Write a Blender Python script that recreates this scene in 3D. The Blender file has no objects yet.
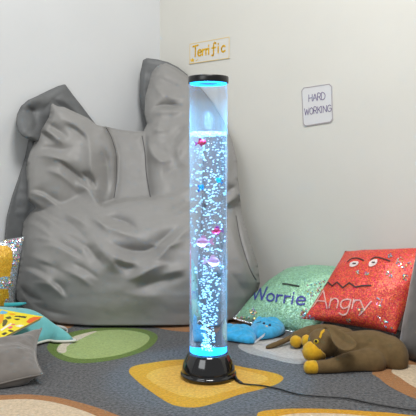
import bpy, bmesh, math, random
import numpy as np
from mathutils import Vector, Matrix, noise
from mathutils.bvhtree import BVHTree

random.seed(7)
RNG = np.random.default_rng(7)
scene = bpy.context.scene
COL = scene.collection

# ------------------------------------------------------------------ camera model (metres)
F, CX, HY, CAMH = 650.0, 208.0, 160.0, 0.80


def P(px, py, d):
    """a point d metres in front of the viewpoint, seen at px, py"""
    return Vector(((px - CX) / F * d, d, CAMH - (py - HY) / F * d))


def FL(px, py, z=0.0):
    d = (CAMH - z) * F / (py - HY)
    return P(px, py, d)


CORNER = Vector((-0.314, 4.25, 0))
UR = Vector((0.711, -0.703, 0)).normalized()      # along the right wall, coming nearer
UL = Vector((-0.703, -0.711, 0)).normalized()     # along the left wall, coming nearer
NR = Vector((-UR.y, UR.x, 0)) * -1                # right wall normal, into the room
NL = Vector((-UL.y, UL.x, 0))
if NR.dot(UL) < 0: NR = -NR
if NL.dot(UR) < 0: NL = -NL


def on_right_wall(px, py, off=0.0):
    r = P(px, py, 1.0); o = Vector((0, 0, CAMH)); dr = r - o
    t = (CORNER + NR * off - o).dot(NR) / dr.dot(NR)
    return o + dr * t


def wall_depth(px):
    out = []
    for n in (NR, NL):
        dr = Vector(((px - CX) / F, 1, 0))
        den = dr.dot(n)
        if den < -1e-6:
            out.append(CORNER.dot(n) / den)
    return min(out)


# ------------------------------------------------------------------ materials
def nodes_of(name):
    m = bpy.data.materials.new(name); m.use_nodes = True
    nt = m.node_tree; nt.nodes.clear()
    out = nt.nodes.new('ShaderNodeOutputMaterial')
    return m, nt, out


def lin(c):
    return tuple((x / 255 / 12.92) if x / 255 <= .04045 else ((x / 255 + .055) / 1.055) ** 2.4 for x in c) + (1,)


def fabric(name, rgb, rough=.8, var=.12, vscale=60, bump=.25, bscale=300, sheen=0.0, metallic=0.0, spec=.3, bdist=.002, rgb2=None, stretch=None):
    m, nt, out = nodes_of(name); N = nt.nodes.new; L = nt.links.new
    b = N('ShaderNodeBsdfPrincipled'); L(b.outputs[0], out.inputs[0])
    tc = N('ShaderNodeTexCoord'); src = tc.outputs['Object']
    if stretch:
        mp = N('ShaderNodeMapping'); mp.inputs['Scale'].default_value = stretch
        L(src, mp.inputs[0]); src = mp.outputs[0]
    n1 = N('ShaderNodeTexNoise'); n1.inputs['Scale'].default_value = vscale; n1.inputs['Detail'].default_value = 5
    L(src, n1.inputs['Vector'])
    mix = N('ShaderNodeMix'); mix.data_type = 'RGBA'
    c = lin(rgb)
    if rgb2:
        ca, cb = c, lin(rgb2)
    else:
        ca = tuple(min(1, x * (1 - var)) for x in c[:3]) + (1,)
        cb = tuple(min(1, x * (1 + var)) for x in c[:3]) + (1,)
    mix.inputs[6].default_value = ca; mix.inputs[7].default_value = cb
    mr = N('ShaderNodeMapRange'); mr.inputs[1].default_value = .3; mr.inputs[2].default_value = .7
    L(n1.outputs[0], mr.inputs[0]); L(mr.outputs[0], mix.inputs[0]); L(mix.outputs[2], b.inputs['Base Color'])
    b.inputs['Roughness'].default_value = rough; b.inputs['Metallic'].default_value = metallic
    b.inputs['Specular IOR Level'].default_value = spec
    b.inputs['Sheen Weight'].default_value = sheen
    if bump:
        n2 = N('ShaderNodeTexNoise'); n2.inputs['Scale'].default_value = bscale; n2.inputs['Detail'].default_value = 4
        L(src, n2.inputs['Vector'])
        bp = N('ShaderNodeBump'); bp.inputs['Strength'].default_value = bump; bp.inputs['Distance'].default_value = bdist
        L(n2.outputs[0], bp.inputs['Height']); L(bp.outputs[0], b.inputs['Normal'])
    return m


def sequin(name, rgb, var=.35, scale=230, metallic=.35, rough=.35, tilt=.45, rainbow=0.0):
    m, nt, out = nodes_of(name); N = nt.nodes.new; L = nt.links.new
    b = N('ShaderNodeBsdfPrincipled'); L(b.outputs[0], out.inputs[0])
    tc = N('ShaderNodeTexCoord')
    v = N('ShaderNodeTexVoronoi'); v.inputs['Scale'].default_value = scale
    L(tc.outputs['Object'], v.inputs['Vector'])
    hsv = N('ShaderNodeHueSaturation'); hsv.inputs['Color'].default_value = lin(rgb)
    sep = N('ShaderNodeSeparateColor'); L(v.outputs['Color'], sep.inputs[0])
    mr = N('ShaderNodeMapRange'); mr.inputs[3].default_value = 1 - var; mr.inputs[4].default_value = 1 + var
    L(sep.outputs[0], mr.inputs[0]); L(mr.outputs[0], hsv.inputs['Value'])
    mh = N('ShaderNodeMapRange'); mh.inputs[3].default_value = .49 - rainbow; mh.inputs[4].default_value = .51 + rainbow
    L(sep.outputs[2], mh.inputs[0]); L(mh.outputs[0], hsv.inputs['Hue'])
    L(hsv.outputs[0], b.inputs['Base Color'])
    b.inputs['Metallic'].default_value = metallic; b.inputs['Roughness'].default_value = rough
    # every scale is tilted a little its own way
    geo = N('ShaderNodeNewGeometry')
    sub = N('ShaderNodeVectorMath'); sub.operation = 'SUBTRACT'; sub.inputs[1].default_value = (.5, .5, .5)
    L(v.outputs['Color'], sub.inputs[0])
    scl = N('ShaderNodeVectorMath'); scl.operation = 'SCALE'; scl.inputs['Scale'].default_value = tilt
    L(sub.outputs[0], scl.inputs[0])
    add = N('ShaderNodeVectorMath'); add.operation = 'ADD'
    L(geo.outputs['Normal'], add.inputs[0]); L(scl.outputs[0], add.inputs[1])
    nor = N('ShaderNodeVectorMath'); nor.operation = 'NORMALIZE'; L(add.outputs[0], nor.inputs[0])
    L(nor.outputs[0], b.inputs['Normal'])
    return m


def plain(name, rgb, rough=.5, metallic=0.0, spec=.5, coat=0.0):
    m, nt, out = nodes_of(name)
    b = nt.nodes.new('ShaderNodeBsdfPrincipled'); nt.links.new(b.outputs[0], out.inputs[0])
    n1 = nt.nodes.new('ShaderNodeTexNoise'); n1.inputs['Scale'].default_value = 40
    mix = nt.nodes.new('ShaderNodeMix'); mix.data_type = 'RGBA'
    c = lin(rgb)
    mix.inputs[6].default_value = tuple(x * .96 for x in c[:3]) + (1,)
    mix.inputs[7].default_value = tuple(min(1, x * 1.04) for x in c[:3]) + (1,)
    nt.links.new(n1.outputs[0], mix.inputs[0]); nt.links.new(mix.outputs[2], b.inputs['Base Color'])
    b.inputs['Roughness'].default_value = rough; b.inputs['Metallic'].default_value = metallic
    b.inputs['Specular IOR Level'].default_value = spec; b.inputs['Coat Weight'].default_value = coat
    return m


def emitter(name, rgb, strength):
    m, nt, out = nodes_of(name)
    e = nt.nodes.new('ShaderNodeEmission'); e.inputs[0].default_value = lin(rgb); e.inputs[1].default_value = strength
    nt.links.new(e.outputs[0], out.inputs[0])
    return m


# ------------------------------------------------------------------ object helpers
def root(name, loc, label, cat, group=None):
    o = bpy.data.objects.new(name, None); COL.objects.link(o)
    o.empty_display_size = .05
    o.location = loc; o['label'] = label; o['category'] = cat
    if group: o['group'] = group
    return o


def base_of(o):
    v = Vector(o.location)
    while o.parent:
        o = o.parent; v = v + Vector(o.location)
    return v


def mesh(name, verts, faces, mats, parent=None, smooth=True, midx=None, loc=None):
    off = base_of(parent) if parent else Vector(loc if loc else (0, 0, 0))
    me = bpy.data.meshes.new(name)
    me.from_pydata([tuple(Vector(v) - off) for v in verts], [], [tuple(int(i) for i in f) for f in faces])
    for m in (mats if isinstance(mats, (list, tuple)) else [mats]): me.materials.append(m)
    if midx is not None: me.polygons.foreach_set('material_index', midx)
    me.polygons.foreach_set('use_smooth', [smooth] * len(me.polygons))
    me.update()
    o = bpy.data.objects.new(name, me); COL.objects.link(o)
    if parent: o.parent = parent
    else: o.location = off
    return o


def tag(o, label, cat, group=None):
    o['label'] = label; o['category'] = cat
    if group: o['group'] = group
    return o


def bvh_of(o):
    off = base_of(o)
    me = o.data
    return BVHTree.FromPolygons([v.co + off for v in me.vertices], [tuple(p.vertices) for p in me.polygons])


def hit(bvh, px, py):
    o = Vector((0, 0, CAMH)); d = (P(px, py, 1.0) - o).normalized()
    loc, nor, i, dist = bvh.ray_cast(o, d)
    if loc is None: return None
    if nor.dot(d) > 0: nor = -nor
    return loc, nor


def densify(pts, step=1.0):
    out = [pts[0]]
    for a, b in zip(pts, pts[1:]):
        n = max(1, int(math.ceil(math.hypot(b[0] - a[0], b[1] - a[1]) / step)))
        for k in range(1, n + 1):
            t = k / n; out.append((a[0] + (b[0] - a[0]) * t, a[1] + (b[1] - a[1]) * t))
    return out


def catmull(pts, n=6, closed=False):
    out = []; m = len(pts)
    rng = range(m) if closed else range(m - 1)
    for i in rng:
        g = (lambda k: pts[k % m]) if closed else (lambda k: pts[min(max(k, 0), m - 1)])
        p0, p1, p2, p3 = g(i - 1), g(i), g(i + 1), g(i + 2)
        for k in range(n):
            t = k / n
            out.append(tuple(.5 * (2 * b + (c - a) * t + (2 * a - 5 * b + 4 * c - d) * t * t + (3 * b - a - 3 * c + d) * t ** 3)
                             for a, b, c, d in zip(p0, p1, p2, p3)))
    if not closed: out.append(tuple(pts[-1]))
    return out


def ribbon(polylines, width, thick=.0008):
    """polylines: lists of (point, normal); flat raised strokes with round joints"""
    V, Fc = [], []
    for pl in polylines:
        for (a, na), (b, nb) in zip(pl, pl[1:]):
            d = b - a
            if d.length < 1e-6: continue
            s = d.cross(na + nb).normalized() * width / 2
            i = len(V); ua, ub = na * thick, nb * thick
            V += [a - s + ua, a + s + ua, b + s + ub, b - s + ub, a - s, a + s, b + s, b - s]
            Fc += [(i, i + 1, i + 2, i + 3), (i, i + 4, i + 5, i + 1), (i + 1, i + 5, i + 6, i + 2), (i + 2, i + 6, i + 7, i + 3), (i + 3, i + 7, i + 4, i)]
        for a, na in pl:
            x = na.orthogonal().normalized(); y = na.cross(x)
            i = len(V)
            V += [a + (x * math.cos(k * math.pi / 4) + y * math.sin(k * math.pi / 4)) * width / 2 + na * thick * 1.05 for k in range(8)]
            Fc.append(tuple(range(i, i + 8)))
    return V, Fc


def tube(pts, radii, seg=10, caps=True):
    pts = [Vector(p) for p in pts]
    if not hasattr(radii, '__len__'): radii = [radii] * len(pts)
    V, Fc = [], []
    up = Vector((0, 0, 1)); prev = None
    for i, p in enumerate(pts):
        d = (pts[min(i + 1, len(pts) - 1)] - pts[max(i - 1, 0)]).normalized()
        x = (prev - d * prev.dot(d)) if prev else d.orthogonal()
        x.normalize(); prev = x; y = d.cross(x)
        for k in range(seg):
            a = 2 * math.pi * k / seg
            V.append(p + (x * math.cos(a) + y * math.sin(a)) * radii[i])
    for i in range(len(pts) - 1):
        for k in range(seg):
            a, b = i * seg + k, i * seg + (k + 1) % seg
            Fc.append((a, b, b + seg, a + seg))
    if caps:
        Fc.append(tuple(range(seg))[::-1]); Fc.append(tuple(range((len(pts) - 1) * seg, len(pts) * seg)))
    return V, Fc


def lathe(profile, center, seg=64, closed=False):
    V, Fc = [], []
    c = Vector(center); n = len(profile)
    for r, z in profile:
        for k in range(seg):
            a = 2 * math.pi * k / seg
            V.append(c + Vector((r * math.cos(a), r * math.sin(a), z)))
    for i in range(n - 1 if not closed else n):
        j = (i + 1) % n
        for k in range(seg):
            k2 = (k + 1) % seg
            Fc.append((i * seg + k, i * seg + k2, j * seg + k2, j * seg + k))
    if not closed:
        Fc.append(tuple(range(seg))[::-1]); Fc.append(tuple(range((n - 1) * seg, n * seg)))
    return V, Fc


def ellipsoid(c, ax, seg=20, rings=12):
    """c centre, ax three Vectors (semi axes)"""
    V, Fc = [Vector(c) + ax[2]], []
    for i in range(1, rings):
        t = math.pi * i / rings
        for k in range(seg):
            a = 2 * math.pi * k / seg
            V.append(Vector(c) + ax[0] * (math.sin(t) * math.cos(a)) + ax[1] * (math.sin(t) * math.sin(a)) + ax[2] * math.cos(t))
    V.append(Vector(c) - ax[2])
    for k in range(seg): Fc.append((0, 1 + k, 1 + (k + 1) % seg))
    for i in range(rings - 2):
        for k in range(seg):
            a, b = 1 + i * seg + k, 1 + i * seg + (k + 1) % seg
            Fc.append((a, a + seg, b + seg, b))
    l = len(V) - 1; s = 1 + (rings - 2) * seg
    for k in range(seg): Fc.append((l, s + (k + 1) % seg, s + k))
    return V, Fc


def axes3(rx, ry, rz, rot=(0, 0, 0)):
    from mathutils import Euler
    R = Euler(rot).to_matrix()
    return [R @ Vector((rx, 0, 0)), R @ Vector((0, ry, 0)), R @ Vector((0, 0, rz))]


def join(*parts):
    V, Fc = [], []
    for v, f in parts:
        o = len(V); V += list(v); Fc += [tuple(i + o for i in q) for q in f]
    return V, Fc


def remeshed(V, Fc, voxel, smooth_it=8, floor=None):
    """fuse overlapping closed shapes into one continuous skin"""
    me = bpy.data.meshes.new('tmp'); me.from_pydata([tuple(v) for v in V], [], Fc); me.update()
    o = bpy.data.objects.new('tmp', me); COL.objects.link(o)
    r = o.modifiers.new('r', 'REMESH'); r.mode = 'VOXEL'; r.voxel_size = voxel
    s = o.modifiers.new('s', 'SMOOTH'); s.iterations = smooth_it; s.factor = .5
    dg = bpy.context.evaluated_depsgraph_get(); dg.update()
    ev = o.evaluated_get(dg).to_mesh()
    VV = [v.co.copy() for v in ev.vertices]; FF = [tuple(p.vertices) for p in ev.polygons]
    o.evaluated_get(dg).to_mesh_clear()
    bpy.data.objects.remove(o); bpy.data.meshes.remove(me)
    if floor is not None:
        for v in VV:
            if v.z < floor: v.z = floor
    return VV, FF


# ------------------------------------------------------------------ 2-D geometry with numpy
def inside(poly, X, Y):
    r = np.zeros(X.shape, bool); n = len(poly)
    for i in range(n):
        x1, y1 = poly[i]; x2, y2 = poly[(i + 1) % n]
        if y1 == y2: continue
        c = ((y1 > Y) != (y2 > Y)) & (X < (x2 - x1) * (Y - y1) / (y2 - y1) + x1)
        r ^= c
    return r


def dist_poly(pts, X, Y, closed=True):
    best = np.full(X.shape, 1e9); tt = np.zeros(X.shape)
    segs = list(zip(pts, pts[1:] + ([pts[0]] if closed else [])))[:len(pts) if closed else len(pts) - 1]
    Ls = [math.hypot(b[0] - a[0], b[1] - a[1]) for a, b in segs]; tot = sum(Ls); acc = 0
    for (a, b), l in zip(segs, Ls):
        dx, dy = b[0] - a[0], b[1] - a[1]
        t = np.clip(((X - a[0]) * dx + (Y - a[1]) * dy) / max(l * l, 1e-12), 0, 1)
        d = np.hypot(X - a[0] - t * dx, Y - a[1] - t * dy)
        m = d < best
        best = np.where(m, d, best); tt = np.where(m, (acc + t * l) / tot, tt); acc += l
    return best, tt


def blur(D, M, it):
    for _ in range(it):
        Z = np.where(M, D, 0); W = M.astype(float)
        Zp, Wp = np.pad(Z, 1), np.pad(W, 1)
        num = den = 0
        for a, wa in ((0, 1), (1, 2), (2, 1)):
            for b, wb in ((0, 1), (1, 2), (2, 1)):
                num = num + Zp[a:a + Z.shape[0], b:b + Z.shape[1]] * wa * wb
                den = den + Wp[a:a + Z.shape[0], b:b + Z.shape[1]] * wa * wb
        D = np.where(M, num / np.maximum(den, 1e-9), D)
    return D


def fbm(X, Y, sx, sy, seed):
    out = np.zeros(X.shape)
    it = np.nditer(X, flags=['multi_index'])
    flatx, flaty = X.ravel(), Y.ravel()
    o = out.ravel()
    for i in range(len(flatx)):
        o[i] = noise.noise((flatx[i] / sx, flaty[i] / sy, seed))
    return o.reshape(X.shape)


def soft_solid(layers, strokes, step, thick, wrinkle=0.004, nblur=2, seed=0.0):
    """A stuffed form: sheets bulging towards the room, closed behind.
    layers: (outline, depth(x, y), R, k): depth in m; rim of width R rolls back by k."""
    allp = [p for L in layers for p in L[0]]
    x0, x1 = min(p[0] for p in allp) - 2, max(p[0] for p in allp) + 2
    y0, y1 = min(p[1] for p in allp) - 2, max(p[1] for p in allp) + 2
    X, Y = np.meshgrid(np.arange(x0, x1, step), np.arange(y0, y1, step))
    D = np.full(X.shape, 99.0); M = np.zeros(X.shape, bool)
    for L in layers:
        poly, fn, R, k = L[:4]
        rim = L[4] if len(L) > 4 else poly
        m = inside(poly, X, Y); d, _ = dist_poly(rim, X, Y)
        q = np.clip(1 - d / R, 0, 1)
        z = fn(X, Y) + k * (1 - np.sqrt(np.clip(1 - q * q, 0, 1)))
        D = np.where(m & (z < D), z, D); M |= m
    D = blur(D, M, nblur)
    for pts, w, amp in strokes:
        d, t = dist_poly(pts, X, Y, closed=False)
        tp = np.clip(np.minimum(t, 1 - t) * 2.6, 0, 1); tp = tp * tp * (3 - 2 * tp)
        ww = w * (.5 + .5 * tp)
        D = D - amp * tp * np.exp(-(d / ww) ** 1.35)
    if wrinkle:
        D = D - wrinkle * (fbm(X + Y * .5, Y, 26, 11, seed) + .5 * fbm(X - Y * .4, Y, 12, 7, seed + 5) + .8 * fbm(X, Y, 40, 30, seed + 9))
    D = blur(D, M, 1)
    W = np.vectorize(wall_depth)(X[0])[None, :] - .03
    D = np.minimum(D, W)
    fl = np.where(Y > HY + 5, (CAMH - .012) * F / np.maximum(Y - HY, 1), 99)
    D = np.minimum(D, fl)
    # outline samples of the union
    S = []
    for i, L in enumerate(layers):
        pts = np.array(densify(list(L[0]) + [L[0][0]], .25))
        keep = np.ones(len(pts), bool)
        for j, L2 in enumerate(layers):
            if j == i: continue
            keep &= ~(inside(L2[0], pts[:, 0], pts[:, 1]) & (dist_poly(L2[0], pts[:, 0], pts[:, 1])[0] > .3))
        S.append(pts[keep])
    S = np.concatenate(S)
    Mp = np.pad(M, 1)
    full = Mp[:-2, 1:-1] & Mp[2:, 1:-1] & Mp[1:-1, :-2] & Mp[1:-1, 2:] & Mp[:-2, :-2] & Mp[2:, 2:] & Mp[:-2, 2:] & Mp[2:, :-2]
    edge = M & ~full
    XX, YY = X.copy(), Y.copy()
    for i, j in zip(*np.nonzero(edge)):
        dd = (S[:, 0] - X[i, j]) ** 2 + (S[:, 1] - Y[i, j]) ** 2; k = dd.argmin()
        if dd[k] < (1.6 * step) ** 2: XX[i, j], YY[i, j] = S[k]
    # distance to union outline
    du = np.full(X.shape, 0.0)
    idx = np.nonzero(full)
    for a in range(0, len(idx[0]), 4000):
        ii, jj = idx[0][a:a + 4000], idx[1][a:a + 4000]
        du[ii, jj] = np.sqrt(((X[ii, jj][:, None] - S[None, ::4, 0]) ** 2 + (Y[ii, jj][:, None] - S[None, ::4, 1]) ** 2).min(1))
    B = D + thick * np.sqrt(np.clip(du / 45, 0, 1)) + .004
    B = np.minimum(np.minimum(B, np.maximum(W + .015, D)), np.maximum(fl, D))
    ids = -np.ones(X.shape, int); V = []
    for i, j in zip(*np.nonzero(M)):
        ids[i, j] = len(V); V.append(P(XX[i, j], YY[i, j], D[i, j]))
    idb = ids.copy()
    for i, j in zip(*np.nonzero(full)):
        idb[i, j] = len(V); V.append(P(XX[i, j], YY[i, j], B[i, j]))
    Fc = []
    H, Wd = X.shape
    ok = M[:-1, :-1] & M[1:, :-1] & M[:-1, 1:] & M[1:, 1:]
    for i, j in zip(*np.nonzero(ok)):
        Fc.append((ids[i, j], ids[i + 1, j], ids[i + 1, j + 1], ids[i, j + 1]))
        q = (idb[i, j], idb[i, j + 1], idb[i + 1, j + 1], idb[i + 1, j])
        if q != (ids[i, j], ids[i, j + 1], ids[i + 1, j + 1], ids[i + 1, j]): Fc.append(q)
    return V, Fc


def plump(outline, h, R, step=.008, z0=.004, seed=0.0, wr=.01, ws=.05, zfun=None, pw=.5):
    """a stuffed flat form lying on the floor; outline in floor metres"""
    xs = [p[0] for p in outline]; ys = [p[1] for p in outline]
    X, Y = np.meshgrid(np.arange(min(xs) - step, max(xs) + 2 * step, step), np.arange(min(ys) - step, max(ys) + 2 * step, step))
    M = inside(outline, X, Y); d, _ = dist_poly(outline, X, Y)
    q = np.clip(1 - d / R, 0, 1)
    Z = h * np.clip(1 - q * q, 0, 1) ** pw
    Z = blur(np.where(M, Z, 0), M, 2)
    if wr: Z = Z + wr * fbm(X, Y, ws, ws * .6, seed) * np.clip(d / R, 0, 1)
    Z = np.maximum(Z, .004)
    pts = np.array(densify(list(outline) + [outline[0]], step / 4))
    Mp = np.pad(M, 1)
    full = Mp[:-2, 1:-1] & Mp[2:, 1:-1] & Mp[1:-1, :-2] & Mp[1:-1, 2:] & Mp[:-2, :-2] & Mp[2:, 2:] & Mp[:-2, 2:] & Mp[2:, :-2]
    edge = M & ~full
    V = []; it = -np.ones(X.shape, int); ib = it.copy()
    for i, j in zip(*np.nonzero(M)):
        x, y = X[i, j], Y[i, j]
        zb = z0 + (zfun(x, y) if zfun else 0)
        if edge[i, j]:
            dd = (pts[:, 0] - x) ** 2 + (pts[:, 1] - y) ** 2; k = dd.argmin()
            if dd[k] < (1.6 * step) ** 2: x, y = pts[k]
            it[i, j] = ib[i, j] = len(V); V.append(Vector((x, y, zb + .006)))
        else:
            it[i, j] = len(V); V.append(Vector((x, y, zb + .006 + Z[i, j])))
            ib[i, j] = len(V); V.append(Vector((x, y, zb)))
    Fc = []
    ok = M[:-1, :-1] & M[1:, :-1] & M[:-1, 1:] & M[1:, 1:]
    for i, j in zip(*np.nonzero(ok)):
        Fc.append((it[i, j], it[i, j + 1], it[i + 1, j + 1], it[i + 1, j]))
        q = (ib[i, j], ib[i + 1, j], ib[i + 1, j + 1], ib[i, j + 1])
        Fc.append(q)
    return V, Fc


def pillow(c, thick, n=44, pull=.07, wr=.006, seed=0.0, power=.5, floor=None, flip=1):
    """c: bottom-left, bottom-right, top-right, top-left; knife-edge cushion with pointed ears"""
    bl, br, tr, tl = [Vector(v) for v in c]
    nrm = ((br - bl).cross(tl - bl)).normalized() * flip
    def pt(u, v, s):
        # edges pull in between the corners
        uu = u + pull * (1 - (2 * v - 1) ** 2) * (.5 - u) * 1.0
        vv = v + pull * (1 - (2 * u - 1) ** 2) * (.5 - v) * 1.0
        p = bl.lerp(br, uu).lerp(tl.lerp(tr, uu), vv)
        a, b = 4 * u * (1 - u), 4 * v * (1 - v)
        h = (max(a * b, 0)) ** power * thick / 2
        ed = 1 - min(1, 3.2 * min(u, 1 - u, v, 1 - v))
        w = noise.noise((u * 5 + seed, v * 5, s)) + .7 * ed * noise.noise((u * 17 + seed, v * 17, s + 3))
        h += wr * w * min(1, 12 * min(u, 1 - u, v, 1 - v))
        q = p + nrm * (h * s)
        if floor is not None and q.z < floor: q.z = floor
        return q
    V, Fc = [], []
    ia, ib = {}, {}
    for i in range(n + 1):
        for j in range(n + 1):
            ia[i, j] = len(V); V.append(pt(i / n, j / n, 1))
            if 0 < i < n and 0 < j < n:
                ib[i, j] = len(V); V.append(pt(i / n, j / n, -1))
            else: ib[i, j] = ia[i, j]
    for i in range(n):
        for j in range(n):
            Fc.append((ia[i, j], ia[i + 1, j], ia[i + 1, j + 1], ia[i, j + 1]))
            Fc.append((ib[i, j], ib[i, j + 1], ib[i + 1, j + 1], ib[i + 1, j]))
    return V, Fc


def pillow_seam(c, pull, r=.004, n=30):
    bl, br, tr, tl = [Vector(v) for v in c]
    pts = []
    for e in range(4):
        for k in range(n):
            t = k / n
            u, v = [(t, 0), (1, t), (1 - t, 1), (0, 1 - t)][e]
            uu = u + pull * (1 - (2 * v - 1) ** 2) * (.5 - u); vv = v + pull * (1 - (2 * u - 1) ** 2) * (.5 - v)
            pts.append(bl.lerp(br, uu).lerp(tl.lerp(tr, uu), vv))
    pts.append(pts[0])
    return tube(pts, r, 6, caps=False)


GLY = {
    'T': [[(-.1, .97), (1.1, 1.03)], [(.5, 1), (.45, 0)]],
    'e': [[(.08, .3), (.92, .36), (.85, .52), (.5, .62), (.15, .5), (.02, .3), (.12, .1), (.5, 0), (.95, .1)]],
    'r': [[(.1, .6), (.12, 0)], [(.12, .36), (.4, .55), (.95, .57)]],
    'i': [[(.5, .6), (.5, 0)], [(.5, .84), (.5, .9)]],
    'f': [[(1.05, .95), (.8, 1.06), (.5, .95), (.45, .5), (.42, -.08), (.2, -.2), (-.1, -.14)], [(0, .56), (.95, .58)]],
    'c': [[(.95, .5), (.55, .62), (.12, .45), (.05, .25), (.2, .06), (.55, 0), (.95, .1)]],
    'H': [[(0, 1), (0, 0)], [(1, 1), (1, 0)], [(0, .5), (1, .5)]],
    'A': [[(0, 0), (.5, 1), (1, 0)], [(.2, .38), (.8, .38)]],
    'R': [[(0, 0), (0, 1), (.7, 1), (.95, .77), (.7, .5), (0, .5)], [(.45, .5), (1, 0)]],
    'D': [[(0, 0), (0, 1), (.55, 1), (1, .7), (1, .3), (.55, 0), (0, 0)]],
    'W': [[(0, 1), (.25, 0), (.5, .85), (.75, 0), (1, 1)]],
    'O': [[(.5, 1), (.1, .8), (0, .5), (.1, .2), (.5, 0), (.9, .2), (1, .5), (.9, .8), (.5, 1)]],
    'K': [[(0, 1), (0, 0)], [(1, 1), (0, .42)], [(.35, .6), (1, 0)]],
    'I': [[(.5, 1), (.5, 0)]],
    'N': [[(0, 0), (0, 1), (1, 0), (1, 1)]],
    'G': [[(.95, .85), (.55, 1), (.1, .8), (0, .5), (.1, .2), (.55, 0), (1, .15), (1, .48), (.6, .48)]],
    'o': [[(.5, .62), (.12, .5), (0, .3), (.12, .1), (.5, 0), (.88, .1), (1, .3), (.88, .5), (.5, .62)]],
    'n': [[(.05, .6), (.05, 0)], [(.05, .4), (.4, .6), (.8, .55), (.95, .35), (.95, 0)]],
    'g': [[(.95, .6), (.5, .62), (.1, .5), (0, .3), (.15, .08), (.5, .02), (.92, .2), (.97, .6), (.95, -.1), (.8, -.35), (.45, -.42), (.05, -.3)]],
    'y': [[(0, .6), (.45, .05)], [(1, .6), (.45, -.1), (.15, -.4)]],
}


def letter_strokes(items):
    """items: (char, x, baseline y, width, cap height, slant dx per height, slope dy per x)"""
    out = []
    for ch, x, y, w, h, sl, sp in items:
        for st in GLY[ch]:
            pts = [(x + a * w + sl * b * h, y - b * h + sp * a * w) for a, b in st]
            if len(pts) > 3 and ch not in 'NKAWH': pts = catmull(pts, 4)
            out.append(pts)
    return out


def strokes_on(bvh, strokes, width, off=.0015, step=1.0, thick=.001):
    pls = []
    for st in strokes:
        cur = []
        for x, y in densify(st, step):
            h = hit(bvh, x, y)
            if h: cur.append((h[0] + h[1] * off, h[1]))
        if len(cur) > 1: pls.append(cur)
    return ribbon(pls, width, thick)


def patch_on(bvh, poly, off=.002, step=.6):
    """a filled figure printed on a surface"""
    xs = [p[0] for p in poly]; ys = [p[1] for p in poly]
    X, Y = np.meshgrid(np.arange(min(xs), max(xs) + step, step), np.arange(min(ys), max(ys) + step, step))
    M = inside(poly, X, Y)
    ids = {}; V = []; Fc = []
    def g(i, j):
        if (i, j) not in ids:
            h = hit(bvh, X[i, j], Y[i, j])
            if not h: return None
            ids[i, j] = len(V); V.append(h[0] + h[1] * off)
        return ids[i, j]
    for i in range(X.shape[0] - 1):
        for j in range(X.shape[1] - 1):
            if M[i:i + 2, j:j + 2].sum() >= 3:
                q = [g(i, j), g(i + 1, j), g(i + 1, j + 1), g(i, j + 1)]
                if None not in q: Fc.append(tuple(q))
    return V, Fc


def sequins_on(bvh, polys, count, r=.0035, nm=4):
    V, Fc, mi = [], [], []
    per = max(1, count // len(polys))
    for poly in polys:
        xs = [p[0] for p in poly]; ys = [p[1] for p in poly]; k = 0; tries = 0
        while k < per and tries < per * 30:
            tries += 1
            x, y = random.uniform(min(xs), max(xs)), random.uniform(min(ys), max(ys))
            if not inside(poly, np.array([x]), np.array([y]))[0]: continue
            h = hit(bvh, x, y)
            if not h: continue
            k += 1
            n = (h[1] + Vector((random.uniform(-.45, .45), random.uniform(-.45, .45), random.uniform(-.45, .45)))).normalized()
            a = n.orthogonal().normalized(); b = n.cross(a); c = h[0] + h[1] * .0035
            i = len(V); V += [c + (a * math.cos(q * math.pi / 3) + b * math.sin(q * math.pi / 3)) * r for q in range(6)]
            Fc.append(tuple(range(i, i + 6))); mi.append(random.randrange(nm))
    return V, Fc, mi

# ------------------------------------------------------------------ camera, light
cam = bpy.data.cameras.new('camera'); co = bpy.data.objects.new('camera', cam); COL.objects.link(co)
co.location = (0, 0, CAMH); co.rotation_euler = (math.pi / 2, 0, 0)
cam.sensor_width = 36; cam.lens = 36 * F / 416; cam.shift_y = -(208 - HY) / 416
cam.clip_start = .05
scene.camera = co
w = bpy.data.worlds.new('world'); scene.world = w; w.use_nodes = True
bg = w.node_tree.nodes['Background']; bg.inputs[0].default_value = (.97, .985, 1, 1); bg.inputs[1].default_value = .44


def area(name, loc, target, sx, sy, power, col=(1, 1, 1)):
    l = bpy.data.lights.new(name, 'AREA'); l.shape = 'RECTANGLE'; l.size = sx; l.size_y = sy; l.energy = power; l.color = col
    o = bpy.data.objects.new(name, l); COL.objects.link(o); o.location = loc
    o.rotation_euler = (Vector(target) - Vector(loc)).to_track_quat('-Z', 'Y').to_euler()
    return o


area('ceiling_panel_light', (.25, 1.2, 3.4), (.0, 2.9, 0), 1.1, 1.1, 118, (1, .985, .96))
area('window_light', (-1.5, .1, 1.8), (.4, 3.4, .6), 1.5, 1.2, 26, (.95, .98, 1))
vs = scene.view_settings
scene.display_settings.display_device = 'sRGB'
vs.view_transform = 'Standard'; vs.look = 'None'; vs.gamma = 1; vs.use_curve_mapping = False; vs.exposure = -.25
cy = scene.cycles
cy.max_bounces = 14; cy.transmission_bounces = 12; cy.transparent_max_bounces = 16; cy.sample_clamp_indirect = 30
cy.use_denoising = True

# ------------------------------------------------------------------ setting
def struct(o):
    o['kind'] = 'structure'; return o


def wall(name, a, d, n, length, rgb):
    H = 2.7; t = .1
    p = [a, a + d * length]
    V = []
    for z in (0, H):
        for q in (0, 1):
            for k in (p[0], p[1]):
                V.append(Vector((k.x, k.y, z)) - n * t * q)
    Fc = [(0, 1, 5, 4), (2, 6, 7, 3), (0, 4, 6, 2), (1, 3, 7, 5), (4, 5, 7, 6), (0, 2, 3, 1)]
    m = fabric('paint_' + name, rgb, rough=.75, var=.015, vscale=3, bump=.05, bscale=180, spec=.25)
    return struct(mesh(name, V, Fc, m, smooth=False))


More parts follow.
